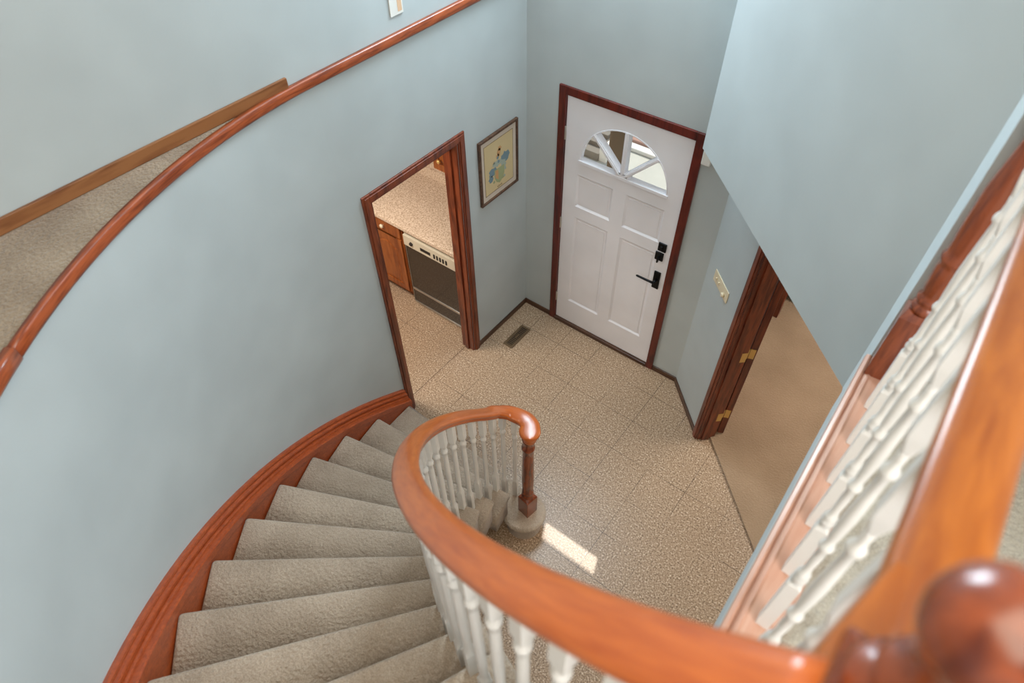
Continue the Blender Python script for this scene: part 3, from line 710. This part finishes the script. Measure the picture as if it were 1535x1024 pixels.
def leafy(cy_, cz_, ry, rz, n, mi, jag=.35, x=0):
    m.mi = mi; pts = []
    for k in range(n):
        a = 2*PI*k/n; q = 1-jag*rnd.random()*(k % 2); pts.append((.0122+x, cy_+ry*q*math.cos(a), cz_+rz*q*math.sin(a)))
    c_ = (.0122+x, cy_, cz_); m.add(pts+[c_], [(j, (j+1) % n, n) for j in range(n)])
leafy(ycn-.07, 1.60, .050, .035, 14, 2); leafy(ycn+.070, 1.66, .050, .045, 14, 2); leafy(ycn-.095, 1.555, .030, .030, 12, 2)
leafy(ycn-.02, 1.645, .060, .028, 16, 4, .4, .0001); leafy(ycn+.05, 1.60, .032, .05, 14, 4, .4, .0001)
m.mi = 3; m.add([(.0125, ycn+a, 1.56+b) for a, b in ((-.055, .045), (.055, .045), (.055, -.02), (.035, -.058), (0, -.08), (-.035, -.058), (-.055, -.02))], [tuple(range(7))])
m.mi = 5; m.add([(.0127, ycn+a, 1.56+b) for a, b in ((-.045, .035), (-.012, .035), (-.012, -.05), (-.045, -.02))], [(0, 1, 2, 3)])
for q in range(16):
    leafy(ycn+rnd.uniform(-.09, .09), rnd.uniform(1.50, 1.70), .012, .014, 9, rnd.choice((2, 4, 4, 3)), .5, .0002)
leafy(ycn+.0, 1.725, .022, .035, 12, 5, .5); leafy(ycn+.012, 1.75, .02, .02, 10, 5, .4); leafy(ycn-.015, 1.70, .02, .02, 10, 5, .4)
m.mi = 1
for j, (a, b) in enumerate(((-.022, .010), (-.008, .014), (.008, .009), (.020, .013))): m.box(.0122, .0126, ycn+a-.003, ycn+a+.003, 1.452, 1.452+b)
mats = [mat_plain('cream_paper', srgb(206, 184, 140), .9), mat_plain('ink_brown', srgb(92, 66, 50), .9), mat_plain('watercolour_blue', srgb(116, 138, 146), .9), mat_plain('watercolour_green', srgb(158, 164, 122), .9), mat_plain('watercolour_pale_blue', srgb(162, 172, 158), .9), mat_plain('watercolour_orange', srgb(196, 150, 102), .9)]
m.obj('artwork', mats, pf)

# ---------------------------------------------------------------- small wall things
sp_ = thing('light_switch_plate', 'wide almond switch plate with dimmer knob on the angled wall', 'light switch', (1.69, -.17, 1.24))
m = MB(); m.box(.118, .352, -.007, 0, 1.252, 1.342, T45); m.obj('plate', ALMOND, sp_, bevel=.003)
m = MB(); m.lathe([(0, .015), (.016, .014), (.018, .010)], 0, 0, 18, T45 @ Matrix.Translation((.300, -.007, 1.283)) @ Matrix.Rotation(PI/2, 4, 'X')); m.obj('dimmer_knob', ALMOND, sp_)
for u in (.165, .21):
    m = MB(); m.box(u-.006, u+.006, -.016, -.006, 1.288, 1.306, T45); m.obj('toggle', ALMOND, sp_, bevel=.002)
m = MB(); m.box(1.313, 1.372, -.024, -.0005, 1.975, 2.075); sn = prop(m.obj('door_sensor', WHITEP, bevel=.006), 'small white sensor box on the wall right of the front door', 'sensor')
cd_ = thing('note_card', 'small white and peach card on the upper left wall at picture top', 'card', (0, -1.08, 2.88))
m = MB(); m.box(.0005, .006, -1.118, -1.032, 2.872, 2.99); m.obj('card', WHITEP, cd_)
m = MB(); m.box(.006, .0068, -1.068, -1.040, 2.884, 2.97); m.obj('printed_strip', mat_plain('peach_print', srgb(226, 186, 150), .8), cd_)

# ---------------------------------------------------------------- outside the fanlight
m = MB(); m.box(-6, 8, .151, 9, -.2, -.15); prop(m.obj('ground', CONC), kind='structure')
m = MB(); m.box(-.9, 1.5, .17, 1.1, 2.75, 2.85); prop(m.obj('porch_sun_blocker', WHITEX), kind='structure')  # unseen slab added to keep direct sun out of the fanlight
m = MB(); m.box(-.5, 2.2, .15, .65, 4.53, 4.60); prop(m.obj('eave_sun_blocker', WHITEX), kind='structure')  # unseen overhang added to cut the window sun to a narrow strip
m = MB(); m.box(-.035, .115, 1.30, 1.43, -.15, 2.75); prop(m.obj('porch_post', POSTM, bevel=.006), 'brown square porch post seen through the fanlight', 'post')
m = MB(); m.box(-1.7, 1.4, 3.02, 3.3, -.15, -.07); prop(m.obj('brick_planter', BRICK, bevel=.01), 'low pink brick planter wall outside beyond the porch', 'planter')
m = MB(); m.box(-.66, 1.2, 2.90, 3.015, -.15, -.10); prop(m.obj('kerb_strip', WHITEX, bevel=.01), 'pale kerb strip at the foot of the brick planter outside', 'kerb')
ss = thing('grey_steps', 'grey stepped siding seen through the left fanlight pane', 'steps', (-.95, 2.7, -.15))
for j in range(3):
    m = MB(); m.box(-1.5, -.80-.02*j, 2.48+.13*j, 2.70+.14*j, -.15, -.05+.05*j); m.obj('step', SIDING, ss, bevel=.006)
m = MB(); m.box(-.80, -.70, 2.50, 2.86, -.15, .02); m.obj('side_board', WHITEX, ss, bevel=.004)
